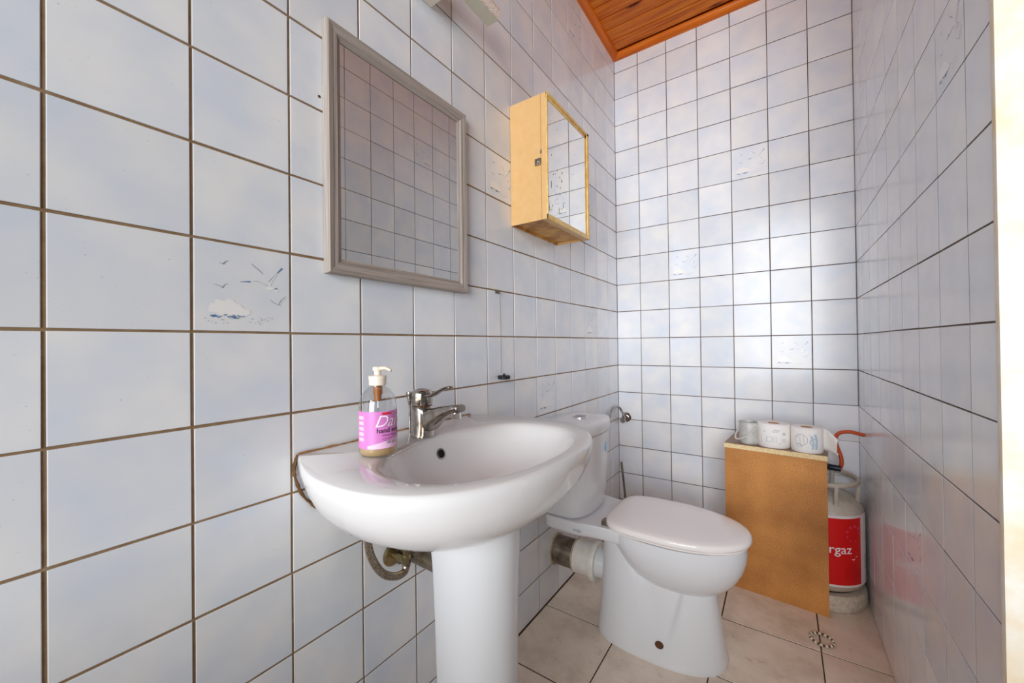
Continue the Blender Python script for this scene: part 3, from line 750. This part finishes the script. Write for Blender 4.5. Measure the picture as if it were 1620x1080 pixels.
# keep the back flat against the wall by moving the centre with the half depth
g = G().loft([tank_ring(a, b, z, xc=.012+a) for z, a, b in TK]); g.build('tank', 'ceramic', toi, 50)
g = G().loft([tank_ring(.085, .153, .6685, xc=.012+.085), tank_ring(.089, .159, .6715, xc=.010+.089), tank_ring(.0905, .1605, .677, xc=.010+.0905), tank_ring(.0905, .1605, .704, xc=.010+.0905), tank_ring(.088, .158, .7125, xc=.010+.0895), tank_ring(.082, .151, .7165, xc=.010+.0885), tank_ring(.05, .11, .718, xc=.010+.0885), tank_ring(.01, .02, .718, xc=.010+.0885)]); g.build('tank_lid', 'ceramic', toi, 50)
g = G().lathe([(.029, .7175), (.029, .7215), (.026, .723), (.024, .7222)], (.112, TY+.022, 0), 30); fb = g.build('flush_button', 'chrome_clean', toi)
for s_ in (-1, 1):
    h_ = [Vector((.112+.0215*math.cos(PI*i/12), TY+.022+s_*(.0012+.0205*math.sin(PI*i/12)), .722)) for i in range(13)]
    G().prism(h_, (0, 0, .0022)).build('half_button', 'chrome', fb, 30, toi.location)
# bolt cap, maker's mark, blue gel mark
def disc_on(c, nrm, r, ry, mat, nm, t_=.0015, n=24, par=toi):
    nrm = Vector(nrm).normalized(); a = Vector((0, 0, 1)); a = (a-nrm*a.dot(nrm)).normalized(); b = nrm.cross(a); c = Vector(c)
    R_ = lambda k, d: [c+nrm*d+a*(ry*k*math.sin(2*PI*i/n))+b*(r*k*math.cos(2*PI*i/n)) for i in range(n)]
    return G().loft([R_(1, -.003), R_(1, t_*.6), R_(.8, t_)]).build(nm, mat, par)
disc_on((.434, TY-.1165, .058), (0, -1, .25), .013, .010, 'rust', 'bolt_cap', .004)
disc_on((.2028, TY+.050, .612), (1, .09, .03), .010, .020, 'blue_mark', 'gel_mark', .0012)
v, f = text_mesh('WiSA', .013); g = G().add([Vector((.158+p.x, TY-.1512, .357+p.y)) for p in v], f)
g.build('maker_mark', 'ink_grey', toi, None)

# waste pipe
wp = thing('waste_pipe', 'grey metal and white plastic toilet waste pipe into the left wall', 'pipe', (.1, -.755, .17))
def tubex(rs, c, n=36):
    return G().loft([[Vector((x, c[0]+r*math.cos(2*PI*i/n), c[1]+r*math.sin(2*PI*i/n))) for i in range(n)] for x, r in rs])
wc = (-.755, .178)
tubex([(.0, .054), (.10, .054)], wc).build('metal_pipe', 'steel_old', wp)
tubex([(-.0, .060), (.004, .061), (.006, .056)], wc).build('mortar_ring', 'pvc_dirty', wp)
tubex([(.088, .054), (.088, .060), (.094, .061), (.097, .058)], wc).build('seal_lip', 'pvc_dirty', wp)
tubex([(.094, .058), (.096, .0615), (.15, .0625), (.155, .0645), (.163, .0645)], wc).build('connector', 'pvc', wp)
tubex([(.163, .060), (.163, .0705), (.166, .072), (.180, .072), (.183, .070), (.183, .052)], wc).build('collar', 'pvc', wp)
tubex([(.180, .053), (.2165, .052)], wc).build('spigot', 'ceramic', wp)

# toilet water valve and pipe on the back wall
vv = thing('water_valve', 'chrome stop valve with a bent pipe on the back wall by the tank', 'valve', (.042, -.01, .600))
n = 28; R_ = lambda r, y_: [Vector((.046+r*math.cos(2*PI*i/n), y_, .592+r*math.sin(2*PI*i/n))) for i in range(n)]
G().loft([R_(.026, -.0005), R_(.026, -.004), R_(.020, -.011), R_(.010, -.014)]).build('rosette', 'chrome', vv)
G().tube([(.046, -.008, .592), (.042, -.045, .594)], .010, 16).build('body', 'chrome', vv)
G().tube([(.040, -.036, .585), (.038, -.052, .580)], .014, 16).build('knob', 'chrome', vv)
G().tube(smoothpath([(.042, -.032, .598), (.034, -.036, .622), (.020, -.045, .650), (.010, -.075, .656), (.012, -.14, .640), (.03, -.22, .612), (.05, -.30, .59), (.07, -.40, .575), (.09, -.50, .565), (.10, -.63, .56)], 5), .0052, 10).build('pipe', 'chrome', vv, 60)

# toilet brush
tb = thing('toilet_brush', 'dark thin toilet brush handle standing behind the toilet', 'brush', (.075, -.075, 0))
G().tube([(.030, -.050, .352), (.048, -.056, .20), (.060, -.062, .09)], [.0062, .0055, .0052], 10).build('handle', 'steel_old', tb)
G().lathe([(.040, 0), (.043, .004), (.040, .10), (.043, .104), (.038, .104), (.034, .02)], (.064, -.068, 0), 28).build('holder', 'pvc', tb)

# ------------------------------------------------------------------ chipboard box
BA = math.radians(-5.2)
bx = thing('chipboard_box', 'brown hardboard cupboard box standing against the back wall', 'box', (.562, -.314, 0), BA)
bw, bd, bh = .333, .25, .585
G().box((0, 0, 0), (bw, .012, bh-.018)).build('front_panel', 'board', bx, None, None, True)
G().box((0, .0125, 0), (.014, bd, bh-.018)).build('side_panel', 'board', bx, None, None, True)
g = G(); g.box((-.002, -.004, bh-.018), (bw+.002, bd, bh))
tp = g.build('top_panel', ['board_top', 'chip'], bx, None, None, True)
for p in tp.data.polygons: p.material_index = 0 if abs(p.normal.z) > .5 else 1

# pail and rolls on top of the box
def on_box(x, y_): c_, s_ = math.cos(BA), math.sin(BA); return x, y_
pa = thing('metal_pail', 'small dented zinc pail with its strap handle down', 'pail', (.647, -.262, bh))
pr_ = .0365
G().lathe([(.0345, 0), (.036, .002), (pr_, .01), (pr_, .082), (pr_+.0012, .083), (pr_+.0012, .087), (pr_-.0012, .087), (pr_-.0018, .012), (.002, .010)], tuple(pa.location), 36).build('body', 'zinc', pa, 40)
cx_, cy_, cz_ = pa.location
ax = Vector((math.cos(math.radians(-48)), math.sin(math.radians(-48)), 0)); out = Vector((-math.sin(math.radians(48))*1, -math.cos(math.radians(48)), 0))
out = Vector((-ax.y, ax.x, 0)) * -1
pth = []
for i in range(17):
    a = PI*i/16; r_ = pr_+.003
    p = Vector((cx_, cy_, cz_+.068)) + ax*(r_*math.cos(a)) + out*(.056*math.sin(a)) + Vector((0, 0, -.050*math.sin(a)))
    pth.append(p)
G().tube(pth, .0036, 8, 0, .5).build('handle', 'zinc_handle', pa, 50)
for s_ in (-1, 1):
    G().tube([Vector((cx_, cy_, cz_+.068))+ax*(s_*(pr_-.002)), Vector((cx_, cy_, cz_+.068))+ax*(s_*(pr_+.006))], .004, 10).build('rivet', 'zinc', pa)

def wrapc(c, r, ang0, u, v): a = ang0+u/r; return Vector((c[0]+r*math.cos(a), c[1]+r*math.sin(a), c[2]+v))
def roll(loc, r, h, label, seed, prints):
    t_ = thing('toilet_roll', label, 'toilet roll', loc, 0, 'toilet rolls on the box')
    G().lathe([(r-.002, 0), (r, .003), (r, h-.003), (r-.003, h), (.021, h-.001), (.0205, h-.004), (.0205, .0)], loc, 48, 0, False, False).build('paper', 'paper', t_, 50)
    G().lathe([(.0205, .001), (.0205, h-.002), (.0192, h-.002), (.0192, .001)], loc, 30, 0, False, False).build('core', 'card', t_, 50)
    vw = math.atan2(CAM.y-loc[1], CAM.x-loc[0])
    for mat in ('ink_soft', 'ink_line'):
        g = G()
        for m_, pts, w in prints:
            if m_ != mat: continue
            v, f = stroke(pts, w, w); g.add([wrapc(loc, r+.0004, vw, p[0], p[1]) for p in v], f)
        if g.v: g.build('print', mat, t_, None)['kind'] = 'stuff'
    return t_
def circ(cx, cy, r, n=18, ry=None): return [(cx+r*math.cos(2*PI*i/n), cy+(ry or r)*math.sin(2*PI*i/n)) for i in range(n+1)]
P1 = [('ink_line', circ(-.008+.014, .066, .010, 12, .0035), .0012), ('ink_line', [(.0, .070), (.008, .073), (.014, .070), (.022, .072)], .0010),
      ('ink_line', [(.030, .062), (.042, .052)], .001), ('ink_line', [(.030, .052), (.042, .062)], .001), ('ink_line', [(.036, .064), (.036, .050)], .001), ('ink_line', [(.029, .057), (.043, .057)], .001),
      ('ink_line', circ(.036, .032, .008, 12, .004), .001), ('ink_soft', [(-.045, .022), (-.045, .044), (-.025, .044), (-.025, .022), (-.045, .022)], .002), ('ink_soft', circ(-.015, .034, .010), .002), ('ink_soft', [(-.002, .022), (-.002, .046), (.008, .046), (.008, .022)], .002),
      ('ink_line', [(-.036, .062), (-.030, .064)], .002), ('ink_line', [(.018, .020), (.022, .020)], .002)]
P2 = [('ink_line', circ(-.018, .048, .021), .0011), ('ink_line', [(-.036, .058), (.0, .060)], .0009), ('ink_line', [(-.039, .046), (.003, .047)], .0009), ('ink_line', [(-.022, .069), (-.020, .028)], .0009), ('ink_line', [(-.010, .066), (-.008, .032)], .0009), ('ink_line', [(-.030, .066), (-.029, .05)], .0009), ('ink_line', circ(-.024, .026, .010, 12, .006), .001),
      ('ink_soft', [(.014, .066), (.020, .040), (.018, .016)], .008), ('ink_soft', [(.026, .072), (.032, .05), (.030, .016)], .009), ('ink_soft', circ(.022, .042, .012), .004), ('ink_line', [(.008, .070), (.010, .071)], .002)]
roll((.732, -.2615, bh), .0565, .092, 'toilet roll with faint line prints beside the metal pail', 1, P1)
r2 = roll((.838, -.287, bh), .0505, .092, 'toilet roll with a loose sheet at the cupboard box corner', 2, P2)
# loose sheet hanging off the second roll
g = G(); c2 = Vector((.838, -.287, bh)); nu, nv = 12, 6; vs_ = []; fs_ = []
pp = smoothpath([(c2.x+.040, c2.y+.031, 0), (c2.x+.060, c2.y+.016, -.002), (c2.x+.078, c2.y-.002, -.012), (c2.x+.092, c2.y-.014, -.026)], 4)
for i, p in enumerate(pp):
    k = i/(len(pp)-1)
    for j in range(nv+1):
        s_ = j/nv; vs_.append(Vector((p.x+.004*math.sin(3*s_+k*3)*k, p.y+.003*math.sin(5*s_)*k, bh+.004+(.086-.012*k)*s_+(p.z+.004*k if s_ > .0 else p.z*.0)+(p.z*.35 if s_ == 0 else 0)*0)))
    if i:
        for j in range(nv): a = (i-1)*(nv+1)+j; fs_.append([a, a+1, a+nv+2, a+nv+1])
g.add(vs_, fs_); sh = g.build('loose_sheet', 'paper', r2, 80)
md = sh.modifiers.new('thickness', 'SOLIDIFY'); md.thickness = .0006

# ------------------------------------------------------------------ gas cylinder
GX, GY, GR = .871, -.158, .147
gc = thing('gas_cylinder', 'white gas cylinder with a red label in the corner behind the box', 'gas cylinder', (GX, GY, 0))
prof = [(.09, .062), (.125, .066), (.140, .078), (GR, .098), (GR, .345), (.143, .368), (.128, .390), (.10, .408), (.06, .418), (.03, .420)]
G().lathe(prof, (GX, GY, 0), 64).build('body', 'gas_body', gc, 40)
g = G().lathe([(.130, .0), (.147, .002), (.1515, .012), (.1515, .050), (.146, .060), (.128, .061), (.120, .06), (.120, .0)], (GX, GY, 0), 64, 0, False, False); g.build('foot_ring', 'gas_foot', gc, 45)
def arc_tube(r, z, a0, a1, rad, n=40): return [Vector((GX+r*math.cos(a0+(a1-a0)*i/n), GY+r*math.sin(a0+(a1-a0)*i/n), z)) for i in range(n+1)]
g = G().tube(arc_tube(.130, .463, 0, 2*PI, .007, 56), .0072, 10, 0, 1.3, caps=False); g.build('guard_ring', 'gas_body', gc, 60)
for a in (-66, -8, 62, 125, 190, 245):
    a_ = math.radians(a)
    G().tube([(GX+.126*math.cos(a_), GY+.126*math.sin(a_), .385), (GX+.130*math.cos(a_), GY+.130*math.sin(a_), .463)], .0075, 10).build('post', 'gas_body', gc)
# printed label wrapped on the body
cv = math.atan2(CAM.y-GY, CAM.x-GX)
def gpatch(nm, mat, r, a0, a1, z0, z1, n=24, par=None):
    vs = []; fs = []
    for i in range(n+1):
        a = a0+(a1-a0)*i/n; vs += [Vector((GX+r*math.cos(a), GY+r*math.sin(a), z0)), Vector((GX+r*math.cos(a), GY+r*math.sin(a), z1))]
        if i: fs.append([2*i-2, 2*i, 2*i+1, 2*i-1])
    return G().add(vs, fs).build(nm, mat, par or gc, 60, gc.location)
D = math.radians
wlab = gpatch('white_label', 'gas_white', GR+.0005, D(-170), D(10), .096, .358)
rlab = gpatch('red_label', 'gas_red', GR+.0010, D(-160), D(-33), .104, .348)
def gprint(nm, mat, pieces, r=GR+.0016, a0=D(-78)):
    g = G()
    for vs_, fs_, u0, v0 in pieces: g.add([wrapc((GX, GY, 0), r, a0, p[0]+u0, p[1]+v0) for p in vs_], fs_)
    return g.build(nm, mat, rlab, None, gc.location)
v, f = text_mesh('rgaz', .047, 0, .0002)
wtxt = max(p.x for p in v)
gprint('lettering', 'ink_white', [(v, f, -.006, .220)])
rays = []
for i in range(5):
    a = D(100+i*40); rays.append(stroke([(.013*math.cos(a), .013*math.sin(a)), (.026*math.cos(a), .026*math.sin(a))], .003, .002)+(-.006, .236))
gprint('sun_rays', 'gas_yellow', rays)
rn = random.Random(1); dots = []
for i in range(9):
    a = 2*PI*i/9; dots.append(blob(.028*math.cos(a), .028*math.sin(a), .0075-.0006*i, .0075-.0006*i, 14, 0, rn)+(.082, .292))
gprint('dot_circle', 'gas_pink', dots)
M['gas_darkred'] = plain('dark_red_dots', (196, 20, 30), 0.3)
gprint('swirl', 'gas_darkred', [stroke(circ(0, 0, .008*k, 28), .0016, .0016)+(.083, .150) for k in (1, 2, 3, 4)])
gprint('bird_mark', 'ink_white', [stroke([(-.006, .004), (0, 0), (.006, .003)], .002, .004)+(.078, .197), stroke([(-.004, 0), (.004, .001)], .0015, .002)+(.092, .208)])
g = G()
for i in range(7):
    vs_, fs_ = stroke([(.0, -.008*i), (.030, -.008*i)], .0028, .0028); g.add([wrapc((GX, GY, 0), GR+.0012, D(-22), p[0], p[1]+.20) for p in vs_], fs_)
g.build('warning_text', 'ink_grey', wlab, None, gc.location)
G().lathe([(.030, .418), (.030, .426), (.016, .430), (.016, .470), (.010, .472)], (GX, GY, 0), 20).build('valve_neck', 'brass', gc)

# regulator and orange hose
rgx = thing('gas_regulator', 'dark navy gas regulator on top of the cylinder', 'regulator', (GX, GY, .4725))
G().lathe([(.020, .0), (.026, .003), (.026, .022), (.045, .026), (.045, .038), (.03, .046), (.012, .048)], tuple(rgx.location), 28).build('housing', 'navy', rgx)
G().tube([(GX+.02, GY, .503), (GX+.055, GY-.010, .503), (GX+.078, GY-.012, .502)], .012, 12).build('outlet', 'navy', rgx)
hpth = smoothpath([(GX+.074, GY-.012, .502), (.952, -.158, .520), (.950, -.152, .548), (.938, -.146, .590), (.936, -.144, .618), (.950, -.143, .638), (.980, -.143, .645), (1.005, -.144, .641), (W-.001, -.145, .637)], 6)
gh = thing('gas_hose', 'orange rubber gas hose running from regulator into the right wall', 'hose', tuple(hpth[0]))
G().tube(hpth, .0072, 12).build('hose', 'orange', gh, 60)

# ------------------------------------------------------------------ beaded ring on the floor
br = thing('beaded_ring', 'small ring of light and dark beads lying on the floor tiles', 'ring', (.861, -.498, .0))
gl, gd = G(), G()
for i in range(26):
    a = 2*PI*i/26; c = Vector((.861+.031*math.cos(a), -.498+.031*math.sin(a), .0052))
    bm = bmesh.new(); bmesh.ops.create_icosphere(bm, subdivisions=2, radius=.0048 if i % 2 else .0036); bm.verts.index_update()
    (gl if i % 2 else gd).add([v.co+c for v in bm.verts], [[v.index for v in f.verts] for f in bm.faces]); bm.free()
M['bead_light'] = plain('cream_beads', (222, 208, 184), 0.4); M['bead_dark'] = plain('dark_beads', (70, 54, 44), 0.5)
gl.build('light_beads', 'bead_light', br, 80); gd.build('dark_beads', 'bead_dark', br, 80)
